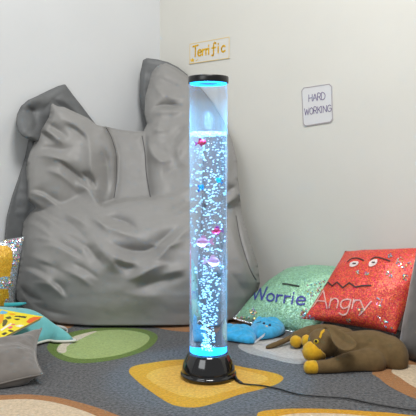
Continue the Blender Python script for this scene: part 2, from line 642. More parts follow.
wall('wall_left', CORNER, UL, NL, 3.6, (207, 209, 210))
wall('wall_right', CORNER, UR, NR, 3.6, (214, 213, 206))
c0 = CORNER
def uv(u, v, z=0.0): return CORNER + UR * u + UL * v + Vector((0, 0, z))
Vf = [uv(-.1, -.1, -.012), uv(3.6, -.1, -.012), uv(3.6, 3.6, -.012), uv(-.1, 3.6, -.012), uv(-.1, -.1, -.1), uv(3.6, -.1, -.1), uv(3.6, 3.6, -.1), uv(-.1, 3.6, -.1)]
struct(mesh('floor', Vf, [(0, 1, 2, 3), (7, 6, 5, 4), (0, 4, 5, 1), (1, 5, 6, 2), (2, 6, 7, 3), (3, 7, 4, 0)],
            fabric('floor_vinyl', (150, 140, 125), rough=.5), smooth=False))

# rug with pebble pattern -------------------------------------------------
def pile(name, rgb, var=.18):
    return fabric(name, rgb, rough=.95, var=var, vscale=95, bump=1.0, bscale=140, sheen=.15, spec=.1, bdist=.008)


RM = [pile('pile_grey', (88, 88, 89), .62), pile('pile_dark_green', (92, 116, 44)), pile('pile_light_green', (150, 170, 106)),
      pile('pile_cream', (200, 192, 172)), pile('pile_mustard', (196, 142, 20)), pile('pile_gold', (208, 162, 68)),
      pile('pile_brown', (156, 108, 64)), pile('pile_beige', (200, 180, 152)), pile('pile_pale_grey', (160, 158, 154)), pile('pile_silver', (182, 180, 176))]


def ground(poly, n=5):
    return [FL(*p) for p in catmull(poly, n, closed=True)]


PEB = [
    (1, .001, [(47, 348), (54, 339), (70, 332.5), (92, 328.5), (118, 327.2), (142, 329), (156, 334), (156.5, 341), (146, 350), (126, 357), (100, 362), (76, 363), (57, 358)]),
    (2, .002, [(57, 348), (64, 341), (78, 335), (96, 331.5), (118, 330), (138, 332), (149, 336), (148, 342), (138, 349), (120, 355), (98, 358.5), (78, 359), (63, 355)]),
    (3, .003, [(56.5, 350), (61, 344.5), (72, 338), (86, 333.5), (97, 331.6), (89, 335.5), (77, 341.5), (67, 347), (66, 352.5), (60, 353.5)]),
    (4, .001, [(129, 372), (133, 366.5), (150, 363), (180, 359.5), (215, 361.5), (245, 367.5), (270, 372), (283, 377), (279, 383), (262, 389), (240, 394.5), (215, 403), (195, 407.5), (172, 404.5), (150, 391), (136, 380)]),
    (5, .002, [(146, 376), (155, 370), (175, 366), (200, 365), (232, 368), (256, 373.5), (268, 378), (262, 383.5), (243, 388), (222, 393.5), (203, 398.5), (182, 396.5), (163, 389), (151, 382)]),
    (6, .001, [(-60, 402), (-25, 396), (5, 395), (30, 394.5), (58, 397.5), (85, 404), (112, 413), (135, 425), (125, 450), (30, 470), (-60, 450)]),
    (7, .002, [(-50, 408), (-20, 402), (5, 400), (30, 399.5), (54, 402.5), (78, 409), (100, 418), (112, 428), (100, 445), (25, 460), (-50, 440)]),
    (4, .001, [(257, 417), (261, 411.5), (283, 409), (310, 408.6), (340, 409.5), (370, 411.5), (400, 414), (440, 422), (430, 445), (350, 455), (285, 440), (262, 428)]),
    (7, .002, [(275, 420), (286, 415), (310, 413.4), (340, 414), (370, 416.5), (400, 420), (418, 426), (405, 440), (345, 445), (300, 435)]),
    (6, .001, [(372, 373), (379, 378), (386, 384), (398, 391), (416, 399), (440, 405), (480, 395), (480, 370), (440, 362), (400, 360), (380, 364)]),
    (7, .002, [(391, 371), (400, 378), (412, 386), (430, 393), (462, 388), (462, 374), (430, 367), (405, 365)]),
    (8, .001, [(238, 346), (250, 340), (280, 338), (312, 343), (328, 352), (322, 361), (296, 364), (268, 358), (248, 353)]),
    (9, .002, [(252, 345.5), (264, 342), (284, 341), (306, 346), (315, 352), (310, 357.5), (292, 359), (270, 354), (258, 350)]),
    (6, .001, [(140, 322), (158, 328), (180, 331.5), (205, 331.5), (235, 328.5), (255, 324), (262, 318), (240, 313), (190, 312), (150, 315)]),
    (6, .001, [(30, 322), (50, 327), (66, 328.5), (74, 325), (70, 318), (40, 316)]),
]
rugV = [uv(.03, .03), uv(2.75, .03), uv(2.75, 2.6), uv(.03, 2.6)]
rugV += [v - Vector((0, 0, .011)) for v in rugV]
rugF = [(0, 1, 2, 3), (7, 6, 5, 4), (0, 4, 5, 1), (1, 5, 6, 2), (2, 6, 7, 3), (3, 7, 4, 0)]; rugM = [0] * 6
for mi, z, poly in PEB:
    g = ground(poly); i = len(rugV); n = len(g)
    # carved edge: outline at pile level, rounded up to its own height
    rugV += [p + Vector((0, 0, .0002)) for p in g] + [p + Vector((0, 0, z)) for p in g]
    cn = sum(g, Vector()) / n
    for k in range(n):
        v = rugV[i + n + k]; dv = (cn - v); dv.z = 0
        rugV[i + n + k] = v + dv.normalized() * .003
        rugF.append((i + k, i + (k + 1) % n, i + n + (k + 1) % n, i + n + k)); rugM.append(mi)
    rugF.append(tuple(range(i + n, i + 2 * n))); rugM.append(mi)
rug = mesh('pebble_rug', rugV, rugF, RM, smooth=False, midx=rugM)
tag(rug, 'dark grey rug with green, mustard and brown pebble shapes covering the floor', 'rug')

# ------------------------------------------------------------------ bean bag
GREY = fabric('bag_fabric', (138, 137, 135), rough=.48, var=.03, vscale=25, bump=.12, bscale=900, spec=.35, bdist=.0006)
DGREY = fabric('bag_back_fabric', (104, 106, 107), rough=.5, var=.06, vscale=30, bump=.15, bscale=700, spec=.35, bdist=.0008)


def lerp_y(*pairs):
    ys = [p[0] for p in pairs]; ds = [p[1] for p in pairs]
    yy = np.arange(ys[0] - 40, ys[-1] + 40.5, .5); dd = np.interp(yy, ys, ds)
    kx = np.exp(-(np.arange(-30, 31) / 13.0) ** 2); dd = np.convolve(np.pad(dd, 30, mode='edge'), kx / kx.sum(), mode='valid')
    return lambda X, Y: np.interp(Y, yy, dd)


bag = root('bean_bag', (-.25, 3.45, 0), 'giant grey bean bag with two pointed corners slumped in the room corner', 'bean bag')
seat = [(24, 166), (30, 159), (42, 157), (54, 159), (64, 164), (77, 176), (92, 193), (102, 206), (112, 203), (125, 200), (155, 198), (175, 195), (188, 188),
        (205, 180), (225, 176), (237, 182), (240, 196), (242, 213), (247, 230), (252, 246), (258, 265), (260, 283), (256, 298), (249, 309), (241, 317), (222, 322), (188, 325), (140, 325.5), (90, 325.5),
        (60, 323.5), (40, 318), (26, 310), (17, 299), (16, 287), (19, 272), (22, 250), (22, 236), (24, 215), (26, 200), (25, 180)]
lobeL = [(51.5, 103), (58, 106.5), (64, 107), (75, 112), (88, 118), (97, 125), (106, 127), (113, 142), (116.5, 156), (116.5, 180), (114, 199), (108, 212), (90, 215), (50, 215), (27, 200), (26, 180), (26, 166),
         (30, 152), (36, 139), (43, 127), (49, 117)]
mid = [(104, 126), (112, 128), (122, 130), (135, 131.5), (144, 131), (150, 150), (152, 173), (156, 203), (110, 206), (112, 180), (110, 150)]
lobeR = [(152, 72), (158, 65), (166, 63), (175, 67), (184, 73), (192, 79), (202, 89), (214, 104), (224, 121), (232, 140), (237, 160), (238, 178), (240, 198), (228, 206), (188, 206), (160, 208), (151, 200), (146.5, 173), (145, 153),
         (142, 134), (147, 124), (144.5, 113), (145, 98), (149, 83)]
seat_rim = [(x, y + 30 * min(1, max(0, (y - 300) / 18)) - (28 if 60 < x < 230 and y < 210 else 0)) for x, y in seat]
lobe_rim = [(x, y + (60 if y > 198 else 0)) if x > 30 else (x - 2, y) for x, y in lobeL]
lobeR_rim = [(x, y + (60 if y > 197 else 0)) for x, y in lobeR]
seatfn0 = lerp_y((155, 3.50), (176, 3.47), (196, 3.45), (206, 3.37), (216, 3.28), (232, 3.17), (250, 3.10), (275, 3.055), (300, 3.06), (325, 3.085))
def seatfn(X, Y):
    # the front rounds away to both sides
    return seatfn0(X, Y) + .16 * np.clip((X - 150) / 110, 0, 1) ** 2 + .17 * np.clip((110 - X) / 95, 0, 1) ** 2
lobefn = lambda X, Y: lerp_y((103, 3.50), (130, 3.49), (160, 3.44), (190, 3.42), (210, 3.43))(X, Y) + .0016 * (X - 60) * (X > 60) - .0004 * (60 - X)
midfn = lerp_y((126, 3.76), (150, 3.70), (180, 3.61), (206, 3.51))
rfn = lambda X, Y: lerp_y((62, 3.96), (90, 3.90), (120, 3.78), (150, 3.64), (180, 3.53), (208, 3.45))(X, Y) - .0010 * np.clip(X - 170, 0, 80)
ST = [
    # (stroke, width px, height m: + ridge, - valley)
    # hollow in the seat
    ([(101, 215), (112, 219), (126, 223), (141, 232)], 5, -.045), ([(84, 215), (97, 221), (111, 228), (125, 233), (140, 238)], 4, .028),
    ([(195, 219), (180, 227), (165, 238), (150, 250), (132, 251), (114, 245), (104, 236)], 7, -.06),
    ([(200, 222), (185, 231), (172, 243), (158, 257), (145, 266)], 5, .035), ([(102, 248), (114, 256), (128, 262), (142, 262)], 5, .03),
    ([(100, 208), (120, 209), (145, 206), (172, 203), (190, 198)], 6, .02), ([(168, 214), (180, 207), (196, 199)], 4, -.02), ([(172, 217), (186, 212), (200, 208)], 3, .018),
    ([(92, 236), (99, 247), (110, 260), (124, 276)], 8, .028), ([(84, 240), (93, 254), (106, 268)], 6, -.03),
    ([(172, 264), (158, 266), (146, 271), (136, 277), (124, 281)], 5, .028), ([(112, 262), (128, 268), (144, 269)], 4, -.022), ([(190, 276), (170, 279), (150, 284), (132, 290)], 6, -.024),
    ([(190, 268), (176, 271), (160, 276)], 4, .016),
    # small folds on the left of the seat
    ([(24, 193), (33, 193), (45, 197), (60, 208), (74, 214)], 3.5, .022), ([(27, 190), (40, 191), (54, 199), (66, 207)], 3, -.02),
    ([(24, 214), (37, 214), (50, 221), (63, 230)], 3.5, .022), ([(30, 209), (44, 211), (58, 221), (68, 228)], 3, -.022),
    ([(22, 226), (33, 224), (45, 231), (54, 240)], 3, .02), ([(28, 220), (42, 224), (52, 233)], 2.5, -.018),
    ([(50, 215), (66, 222), (80, 233), (92, 246)], 5, -.024), ([(62, 212), (78, 219), (90, 228)], 4, .02),
    ([(40, 246), (54, 246), (68, 252), (82, 260)], 4, .022), ([(44, 241), (60, 244), (76, 252), (88, 260)], 3.5, -.02),
    ([(20, 256), (32, 256), (46, 262), (58, 268)], 4, .018), ([(36, 262), (52, 267), (66, 275)], 4, -.018),
    ([(18, 271), (30, 272), (44, 279), (60, 288)], 4, .024), ([(22, 266), (36, 269), (50, 276)], 3, -.02),
    ([(30, 283), (46, 284), (58, 291), (66, 301)], 4, .024), ([(17, 284), (22, 288), (31, 297), (44, 301)], 2.5, -.05), ([(48, 279), (60, 286), (68, 298)], 3, -.02),
    # broad lie of the left side
    ([(74, 178), (90, 192), (103, 207)], 5, .022), ([(66, 184), (82, 198), (96, 212)], 6, -.012),
    # left lobe
    ([(52, 159), (64, 164), (77, 175), (92, 191)], 3.5, -.035), ([(33, 158), (44, 155), (58, 158), (70, 166), (82, 178)], 4, .022),
    ([(37, 131), (46, 136), (56, 144)], 3, -.022), ([(44, 121), (54, 128), (70, 139)], 4, -.022), ([(40, 127), (52, 134), (66, 146)], 3.5, .022),
    ([(56, 110), (53, 118), (47, 128), (40, 140)], 3, .012), ([(34, 152), (48, 148), (62, 150), (76, 146)], 4, -.016),
    ([(86, 128), (90, 150), (92, 172), (101, 196)], 6, .03), ([(80, 172), (90, 178), (97, 190)], 3, -.03), ([(100, 140), (106, 160), (108, 185), (104, 203)], 5, -.035),
    # right lobe
    ([(147, 139), (152, 153), (162, 161), (174, 158)], 4.5, .03), ([(154, 140), (160, 150), (170, 152)], 7, -.015), ([(190, 124), (182, 130), (174, 140), (171, 153)], 4, -.022), ([(196, 130), (186, 137), (178, 150), (180, 163)], 4, .02),
    ([(150, 111), (160, 106), (170, 106), (184, 106)], 2.8, -.035), ([(150, 116), (162, 111), (174, 111), (186, 110)], 3.5, .025), ([(152, 80), (160, 92), (172, 98), (188, 97)], 4, .02), ([(158, 76), (170, 84), (184, 88)], 4, -.015),
    ([(150, 128), (160, 130), (172, 128)], 4, .016), ([(160, 178), (174, 170), (188, 166)], 6, -.018), ([(222, 150), (226, 172), (222, 190)], 5, .02), ([(214, 200), (226, 193), (238, 184)], 4, -.035), ([(230, 150), (233, 166), (231, 182)], 3, -.018),
    # side seam right of the tube
    ([(231, 196), (236, 214), (240, 238), (249, 267), (256, 281)], 1.8, -.035), ([(226, 212), (234, 238), (244, 266), (250, 290)], 4, .016), ([(228, 270), (238, 282), (248, 300)], 4, -.012),
]
ST += [
    ([(70, 196), (84, 206), (98, 220), (112, 236)], 3, .012), ([(26, 240), (40, 238), (58, 244), (70, 252)], 2.2, .012), ([(60, 232), (76, 240), (92, 252)], 2.4, -.014),
    ([(20, 290), (34, 304), (52, 312), (74, 316)], 3, -.012), ([(60, 268), (78, 276), (94, 288)], 3, .012), ([(70, 262), (86, 270), (100, 280)], 2.6, -.012),
    ([(146, 244), (166, 246), (188, 240)], 3, .014), ([(120, 292), (144, 296), (170, 294)], 6, .008),
    ([(58, 118), (74, 124), (92, 140)], 3, .012), ([(62, 124), (78, 132), (90, 146)], 2.6, -.012), ([(44, 170), (60, 174), (76, 188)], 3, .014),
    ([(196, 206), (210, 214), (226, 214)], 3, .014), ([(230, 222), (240, 246), (250, 274)], 2.4, -.012), ([(160, 84), (166, 98), (162, 112)], 3, -.012), ([(160, 116), (158, 128), (150, 136)], 3, .014)]
ST = [(catmull(p, 4), w_ * 1.12, a_ * (.95 if max(q[0] for q in p) < 84 and min(q[1] for q in p) > 185 else 1.3)) for p, w_, a_ in ST]
V, Fc = soft_solid([(seat, seatfn, 30, .2, seat_rim), (lobeL, lobefn, 12, .07, lobe_rim), (mid, midfn, 10, .07), (lobeR, rfn, 18, .13, lobeR_rim)], ST, 1.0, .42, wrinkle=.0035, nblur=2, seed=1.3)
front = mesh('front_cover', V, Fc, GREY, bag)
ear = [(65, 84), (58, 86), (47, 91), (36, 96.5), (28, 100), (21, 106), (17, 114), (16, 123), (18, 131), (22, 136), (27, 138.5), (31, 139.5), (40, 142), (60, 141), (80, 136), (98, 127), (90, 117), (81, 105), (73, 95)]
strip = [(29, 136), (34, 140), (40, 150), (45, 200), (45, 305), (18, 305), (8, 280), (4, 245), (7, 215), (12, 196), (19, 176), (25, 157)]
peak = [(143, 60), (147, 58), (158, 59.5), (168, 62), (178, 67), (188, 75), (186, 90), (170, 100), (160, 130), (150, 136), (146.5, 131), (143, 115), (139.5, 95), (140, 74)]
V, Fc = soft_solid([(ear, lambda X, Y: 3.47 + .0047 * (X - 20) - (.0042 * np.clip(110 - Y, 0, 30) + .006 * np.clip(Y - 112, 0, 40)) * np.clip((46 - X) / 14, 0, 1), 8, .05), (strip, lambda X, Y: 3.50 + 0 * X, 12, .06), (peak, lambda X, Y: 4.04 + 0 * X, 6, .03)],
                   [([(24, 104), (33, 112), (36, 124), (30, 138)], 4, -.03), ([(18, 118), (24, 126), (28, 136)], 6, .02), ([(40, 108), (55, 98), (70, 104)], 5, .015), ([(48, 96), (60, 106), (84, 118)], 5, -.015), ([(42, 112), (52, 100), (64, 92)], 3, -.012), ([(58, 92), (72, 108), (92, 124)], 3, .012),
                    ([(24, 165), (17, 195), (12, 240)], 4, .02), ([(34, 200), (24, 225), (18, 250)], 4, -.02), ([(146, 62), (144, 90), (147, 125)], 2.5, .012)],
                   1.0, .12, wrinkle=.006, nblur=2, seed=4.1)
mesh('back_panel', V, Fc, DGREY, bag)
bb = bvh_of(front)
SEAM = plain('seam_thread', (84, 84, 85), .8)
for pts in ([(106, 128), (110, 135), (113, 143), (116, 156), (116, 181), (114, 198)], [(142, 136), (145, 153), (146.3, 173), (150.5, 197)], [(236, 216), (240, 238), (249, 267), (256, 280)]):
    pl = []
    for x, y in densify(catmull(pts, 5), 1.0):
        h = hit(bb, x, y)
        if h: pl.append(h[0] + h[1] * .001)
    V, Fc = tube(pl, .0026, 6)
    mesh('seam', V, Fc, SEAM, bag)

# ------------------------------------------------------------------ bubble tube lamp
LX, LD = 208.4, 2.4
LB = P(LX, 376.7, LD); LB.z = .003
lamp = root('bubble_tube_lamp', LB, 'tall clear bubble tube lamp glowing blue on a glossy black base', 'lamp')
BLACK = plain('black_gloss_plastic', (9, 9, 10), .12, spec=.6, coat=.6)
SATIN = plain('black_satin_plastic', (14, 14, 15), .3)
RT = .0712; ZW0, ZW1, ZT = .098, .900, 1.080
V, Fc = lathe([(.098, 0), (.1035, .004), (.1035, .014), (.1005, .017), (.0985, .019), (.0985, .026), (.096, .038), (.0925, .050), (.0885, .060), (.084, .070), (.0785, .080), (.0745, .0875), (.0725, .0885), (.0725, .0865), (.001, .0865)], LB)
mesh('base', V, Fc, BLACK, lamp)
V, Fc = lathe([(.0715, ZT), (.0742, ZT), (.0748, ZT + .002), (.0748, ZT + .020), (.0735, ZT + .024), (.070, ZT + .0245), (.001, ZT + .0245)][::1] , LB)
mesh('cap', V, Fc, SATIN, lamp)
LED = emitter('blue_led_glow', (30, 170, 255), 5)
LED2 = emitter('blue_led_glow_top', (30, 170, 255), 8)
V, Fc = lathe([(.001, .0925), (.066, .0925), (.066, .0942), (.001, .0942)], LB, 48)
mesh('led_disc', V, Fc, LED, lamp)
V, Fc = lathe([(.052, ZT - .004), (.068, ZT - .004), (.068, ZT - .001), (.052, ZT - .001)], LB, 48, closed=True)
mesh('led_ring', V, Fc, LED2, lamp)

def led_beam(name, z, down, power, spread):
    l = bpy.data.lights.new(name, 'AREA'); l.shape = 'DISK'; l.size = .11; l.energy = power; l.color = (.15, .60, 1); l.spread = math.radians(spread)
    o = bpy.data.objects.new(name, l); COL.objects.link(o); o.parent = lamp; o.location = (0, 0, z)
    if not down: o.rotation_euler = (math.pi, 0, 0)


led_beam('led_beam', .0955, False, 12, 46)
led_beam('led_beam', ZT - .006, True, 4, 40)
# acrylic tube (thin wall, faintly milky) and the water in it
m, nt, out = nodes_of('acrylic')
N = nt.nodes.new; Lk = nt.links.new
tr = N('ShaderNodeBsdfTransparent'); tr.inputs[0].default_value = (.97, .98, 1, 1)
gl = N('ShaderNodeBsdfGlossy'); gl.inputs['Roughness'].default_value = .03
tl = N('ShaderNodeBsdfTranslucent'); tl.inputs[0].default_value = (.8, .9, 1, 1)
lw = N('ShaderNodeLayerWeight'); lw.inputs[0].default_value = .25
mr = N('ShaderNodeMapRange'); mr.inputs[3].default_value = .005; mr.inputs[4].default_value = .10; mr.inputs[1].default_value = 0; mr.inputs[2].default_value = .9
Lk(lw.outputs['Facing'], mr.inputs[0])
m1 = N('ShaderNodeMixShader'); Lk(mr.outputs[0], m1.inputs[0]); Lk(tr.outputs[0], m1.inputs[1]); Lk(tl.outputs[0], m1.inputs[2])
fr = N('ShaderNodeFresnel'); fr.inputs[0].default_value = 1.4
fm = N('ShaderNodeMath'); fm.operation = 'MULTIPLY'; fm.inputs[1].default_value = .07; Lk(fr.outputs[0], fm.inputs[0])
m2 = N('ShaderNodeMixShader'); Lk(fm.outputs[0], m2.inputs[0]); Lk(m1.outputs[0], m2.inputs[1]); Lk(gl.outputs[0], m2.inputs[2])
Lk(m2.outputs[0], out.inputs[0]); ACR = m
V, Fc = lathe([(RT, .089), (RT, ZT + .001), (RT - .0025, ZT + .001), (RT - .0025, .089)], LB, 96, closed=True)
mesh('tube', V, Fc, ACR, lamp)
m, nt, out = nodes_of('water'); N = nt.nodes.new; Lk = nt.links.new
rf = N('ShaderNodeBsdfRefraction'); rf.inputs['IOR'].default_value = 1.32; rf.inputs['Roughness'].default_value = 0; rf.inputs[0].default_value = (.93, .96, 1, 1)
tl = N('ShaderNodeBsdfTranslucent'); tl.inputs[0].default_value = (.8, .9, 1, 1)
lw = N('ShaderNodeLayerWeight'); lw.inputs[0].default_value = .25
mr = N('ShaderNodeMapRange'); mr.inputs[3].default_value = .0; mr.inputs[4].default_value = .025; Lk(lw.outputs['Facing'], mr.inputs[0])
m1 = N('ShaderNodeMixShader'); Lk(mr.outputs[0], m1.inputs[0]); Lk(rf.outputs[0], m1.inputs[1]); Lk(tl.outputs[0], m1.inputs[2])
Lk(m1.outputs[0], out.inputs[0]); WATER = m
# the water's top heaves where the bubbles break
RW = RT - .0032; V, Fc = lathe([(RW, .0915), (RW, .0922), (RW, .30), (RW, .6), (RW, .88), (RW, ZW1 - .0065), (RW, ZW1)], LB, 96)
Fc = Fc[:-1]; nside = len(Fc)
seg = 96; rings = 10; top0 = 6 * seg
last = [top0 + k for k in range(seg)]
for k in range(seg):
    a = 2 * math.pi * k / seg
    V[top0 + k].z += .005 * noise.noise((math.cos(a) * 2.2, math.sin(a) * 2.2, 3))
for r in range(1, rings):
    rr = RW * (1 - r / rings); cur = []
    for k in range(seg):
        a = 2 * math.pi * k / seg; x, y = rr * math.cos(a), rr * math.sin(a)
        cur.append(len(V)); V.append(LB + Vector((x, y, ZW1 + .006 * noise.noise((x * 60, y * 60, 1)))))
    for k in range(seg): Fc.append((last[k], last[(k + 1) % seg], cur[(k + 1) % seg], cur[k]))
    last = cur
V.append(LB + Vector((0, 0, ZW1)))
for k in range(seg): Fc.append((last[k], last[(k + 1) % seg], len(V) - 1))
SURF, nt, out = nodes_of('water_surface')
tr = nt.nodes.new('ShaderNodeBsdfTransparent'); nt.links.new(tr.outputs[0], out.inputs[0])
mesh('water', V, Fc, [WATER, SURF], lamp, True, [0] * nside + [1] * (len(Fc) - nside))

# bubbles
m, nt, out = nodes_of('bubble'); N = nt.nodes.new; Lk = nt.links.new
df = N('ShaderNodeBsdfDiffuse'); df.inputs[0].default_value = (.9, .95, 1, 1)
tl = N('ShaderNodeBsdfTranslucent'); tl.inputs[0].default_value = (.9, .95, 1, 1)
m1 = N('ShaderNodeMixShader'); m1.inputs[0].default_value = .5; Lk(df.outputs[0], m1.inputs[1]); Lk(tl.outputs[0], m1.inputs[2])
Lk(m1.outputs[0], out.inputs[0]); BUB = m
bm = bmesh.new(); bmesh.ops.create_icosphere(bm, subdivisions=1, radius=1)
iv = [v.co.copy() for v in bm.verts]; ifc = [tuple(v.index for v in f.verts) for f in bm.faces]; bm.free()
V, Fc = [], []
for k in range(860):
    z = .10 + (ZW1 - .108) * random.random() ** .95
    h = (z - .1) / .8
    spread = min(1, .30 + 1.1 * max(0, h - .06)) * (RW - .006)
    r = spread * random.random() ** .55; a = random.uniform(0, 2 * math.pi)
    s = random.choice((.0016, .0021, .0025, .0028, .0033, .004))
    c = LB + Vector((r * math.cos(a), r * math.sin(a), z)); i = len(V)
    fl = random.uniform(.7, 1)
    V += [c + Vector((q.x * s, q.y * s, q.z * s * fl)) for q in iv]; Fc += [tuple(i + t for t in f) for f in ifc]
# froth at the surface
for k in range(170):
    r = (RW - .004) * math.sqrt(random.random()); a = random.uniform(0, 2 * math.pi); s = random.uniform(.002, .0045)
    c = LB + Vector((r * math.cos(a), r * math.sin(a), ZW1 - .002 - random.random() * .012)); i = len(V)
    V += [c + q * s for q in iv]; Fc += [tuple(i + t for t in f) for f in ifc]
bo = mesh('air_bubbles', V, Fc, BUB, lamp); bo['kind'] = 'stuff'
# power cable and its strain relief
pts = [(236, 380.5), (241, 383.2), (250, 384.5), (262, 385.6), (279, 389), (297, 394), (319, 396), (346, 398), (369, 403), (400, 408), (422, 411), (450, 416)]
pl = [FL(x, y, .006) for x, y in catmull(pts, 6)]
V, Fc = tube(pl, .0028, 8); mesh('power_cable', V, Fc, SATIN, lamp)
V, Fc = tube([LB + Vector((.096, -.03, .008)), FL(237, 380.3, .008), FL(242, 383, .007)], [.0065, .006, .004], 10); mesh('cable_plug', V, Fc, SATIN, lamp)

# fish swimming in the tube (each floats free)
def fish(px, py, dz, length, rgb, label, cat_fin, face=1, tilt=0.0):
    c = P(LX, py, LD); c = Vector((LB.x + (px - LX) / F * LD / 1.3, LB.y + dz, c.z))
    body = plain('fish_' + label[:24].replace(' ', '_'), rgb, .35)
    fin = plain('fin_' + label[:24].replace(' ', '_'), cat_fin, .4)
    eye = plain('fish_eye', (15, 15, 25), .2)
    r = root('toy_fish', c - Vector((0, 0, length * .25)), label, 'toy fish', 'toy fish floating in the bubble tube')
    l = length
    def T(x, y, z):
        x, z = x * math.cos(tilt) - z * math.sin(tilt), x * math.sin(tilt) + z * math.cos(tilt)
        return c + Vector((x * face * l, y * l, z * l))
    V, Fc = [], []
    prof = [(-.26, .03), (-.2, .09), (-.1, .18), (.02, .25), (.15, .27), (.28, .22), (.38, .14), (.44, .05)]
    for x, rr in prof:
        for k in range(12):
            a = 2 * math.pi * k / 12; V.append(T(x, rr * .5 * math.cos(a), rr * math.sin(a)))
    for i in range(len(prof) - 1):
        for k in range(12):
            a, b = i * 12 + k, i * 12 + (k + 1) % 12; Fc.append((a, b, b + 12, a + 12))
    Fc += [tuple(range(12))[::-1], tuple(range(84, 96))]
    mesh('body', V, Fc, body, r)
    def finm(name, poly):
        n = len(poly); V = [T(x, .012, z) for x, z in poly] + [T(x, -.012, z) for x, z in poly]
        Fc = [tuple(range(n)), tuple(range(n, 2 * n))[::-1]] + [(k, (k + 1) % n, n + (k + 1) % n, n + k) for k in range(n)]
        mesh(name, V, Fc, fin, r, smooth=False)
    finm('tail_fin', [(-.22, .04), (-.38, .16), (-.52, .24), (-.45, .02), (-.53, -.2), (-.38, -.15), (-.22, -.04)])
    finm('dorsal_fin', [(.26, .2), (.1, .4), (-.06, .38), (-.14, .14)])
    finm('belly_fin', [(.16, -.22), (.04, -.36), (-.06, -.34), (-.06, -.18)])
    for s in (1, -1):
        V, Fc = ellipsoid(T(.3, .085 * s, .05), axes3(.035 * l, .02 * l, .035 * l), 8, 6); mesh('eye', V, Fc, eye, r)


fish(199.5, 143, -.03, .042, (215, 20, 60), 'crimson toy fish just under the water surface of the tube', (190, 30, 130), 1, .2)
fish(199.5, 187.5, -.035, .032, (0, 170, 235), 'small blue toy fish in the upper tube, left of the teal one', (30, 110, 230), 1, .9)
fish(221, 180.5, -.03, .032, (0, 200, 215), 'small teal toy fish near the right side of the tube', (20, 140, 235), -1, .7)
fish(218.5, 230, -.02, .044, (215, 24, 70), 'small red toy fish at right above the two pink ones', (150, 40, 140), -1, 0)
fish(203.5, 240.5, -.04, .062, (250, 165, 205), 'larger pink toy fish left of the red one, mid tube', (255, 180, 215), -1, -.05)
fish(212.5, 259.5, -.04, .06, (250, 175, 212), 'lowest pink toy fish in the bubble tube', (255, 200, 225), 1, -.05)

# ------------------------------------------------------------------ wall signs
def sign(name, corners, label, board_rgb, border_rgb, chamf=0.0, bw=.0035):
    c = [on_right_wall(*p) for p in corners]          # bl, br, tr, tl
    ctr = sum(c, Vector()) / 4
    r = root(name, (ctr + NR * .001), label, 'sign')
    if chamf:
        q = []
        for i in range(4):
            a, b, d = c[i], c[i - 1], c[(i + 1) % 4]
            q += [a + (b - a).normalized() * chamf, a + (d - a).normalized() * chamf]
        c = q
    n = len(c)
    V = [p + NR * .0015 for p in c] + [p + NR * .004 for p in c]
    Fc = [tuple(range(n))[::-1], tuple(range(n, 2 * n))] + [(k, (k + 1) % n, n + (k + 1) % n, n + k) for k in range(n)]
    b = mesh('board', V, Fc, plain(name + '_card', board_rgb, .25), r, smooth=False)
    g = [ctr + (p - ctr) * .965 for p in c]
    pl = [[(p + NR * .0042, NR) for p in g + [g[0]]]]
    V, Fc = ribbon(pl, bw, .0006); mesh('border', V, Fc, plain(name + '_edge', border_rgb, .4), r, smooth=False)
    return r, bvh_of(b)


s1, b1 = sign('word_sign', [(189.6, 64.2), (230.2, 58.4), (230.4, 36.6), (189.8, 44.0)], 'small white wall card reading Terrific in yellow letters', (216, 215, 210), (226, 196, 120), bw=.004)
sl = -.17
base = lambda x: 56.8 + (x - 194) * sl
items = []
for ch, x, wd, h in (('T', 193.4, 4.4, 10.6), ('e', 197.9, 3.6, 10), ('r', 202.3, 2.7, 10), ('r', 205.7, 2.7, 10), ('i', 207.7, 2.2, 10), ('f', 212.1, 3.6, 10), ('i', 217.2, 2.2, 10), ('c', 221.4, 4, 10)):
    items.append((ch, x, base(x), wd, h, .0, sl))
V, Fc = strokes_on(b1, letter_strokes(items), .0102, off=.0005, step=.5)
YEL = plain('yellow_print', (240, 190, 20), .5)
mesh('lettering', V, Fc, YEL, s1, smooth=False)
star = []
for k in range(10):
    a = math.pi / 2 + k * math.pi / 5; rr = 2.6 if k % 2 == 0 else 1.3
    star.append((192.4 + rr * math.cos(a), 60.2 - rr * math.sin(a)))
V, Fc = patch_on(b1, star, .0008, .35); mesh('star', V, Fc, YEL, s1, smooth=False)
V, Fc = strokes_on(b1, [[(196.2, 60.6), (196.9, 60.2)], [(197.6, 59.6), (198, 59.4)]], .004, off=.0005, step=.3); mesh('dots', V, Fc, YEL, s1, smooth=False)

s2, b2 = sign('word_sign', [(303.4, 127.0), (333.6, 122.2), (332.4, 83.2), (301.6, 87.8)], 'white wall card with cut corners reading HARD WORKING', (214, 215, 217), (160, 152, 156), chamf=.014, bw=.0045)
items = []
sl = -.15
for ch, x, wd in (('H', 308.9, 3.4), ('A', 313.0, 4.0), ('R', 317.7, 3.2), ('D', 321.6, 3.4)):
    items.append((ch, x, 101.6 + (x - 309) * sl, wd, 6.8, 0, sl))
for ch, x, wd in (('W', 304.6, 4.6), ('O', 309.9, 3.2), ('R', 314.0, 2.9), ('K', 317.8, 3.0), ('I', 320.8, 1.4), ('N', 323.2, 3.4), ('G', 327.6, 3.6)):
    items.append((ch, x, 115.2 + (x - 305) * sl, wd, 6.6, 0, sl))
V, Fc = strokes_on(b2, letter_strokes(items), .0032, off=.0005, step=.5)
mesh('lettering', V, Fc, plain('violet_print', (110, 98, 140), .5), s2, smooth=False)

# ------------------------------------------------------------------ right-hand cushions
SILV = sequin('sequin_silver', (205, 212, 220), .3, 260, .8, .25, .7, .08)
HOLO = [plain('holo_silver', (225, 230, 240), .15, .9), plain('holo_cyan', (120, 210, 235), .2, .7), plain('holo_gold', (235, 215, 120), .2, .7), plain('holo_pink', (240, 150, 190), .2, .7)]

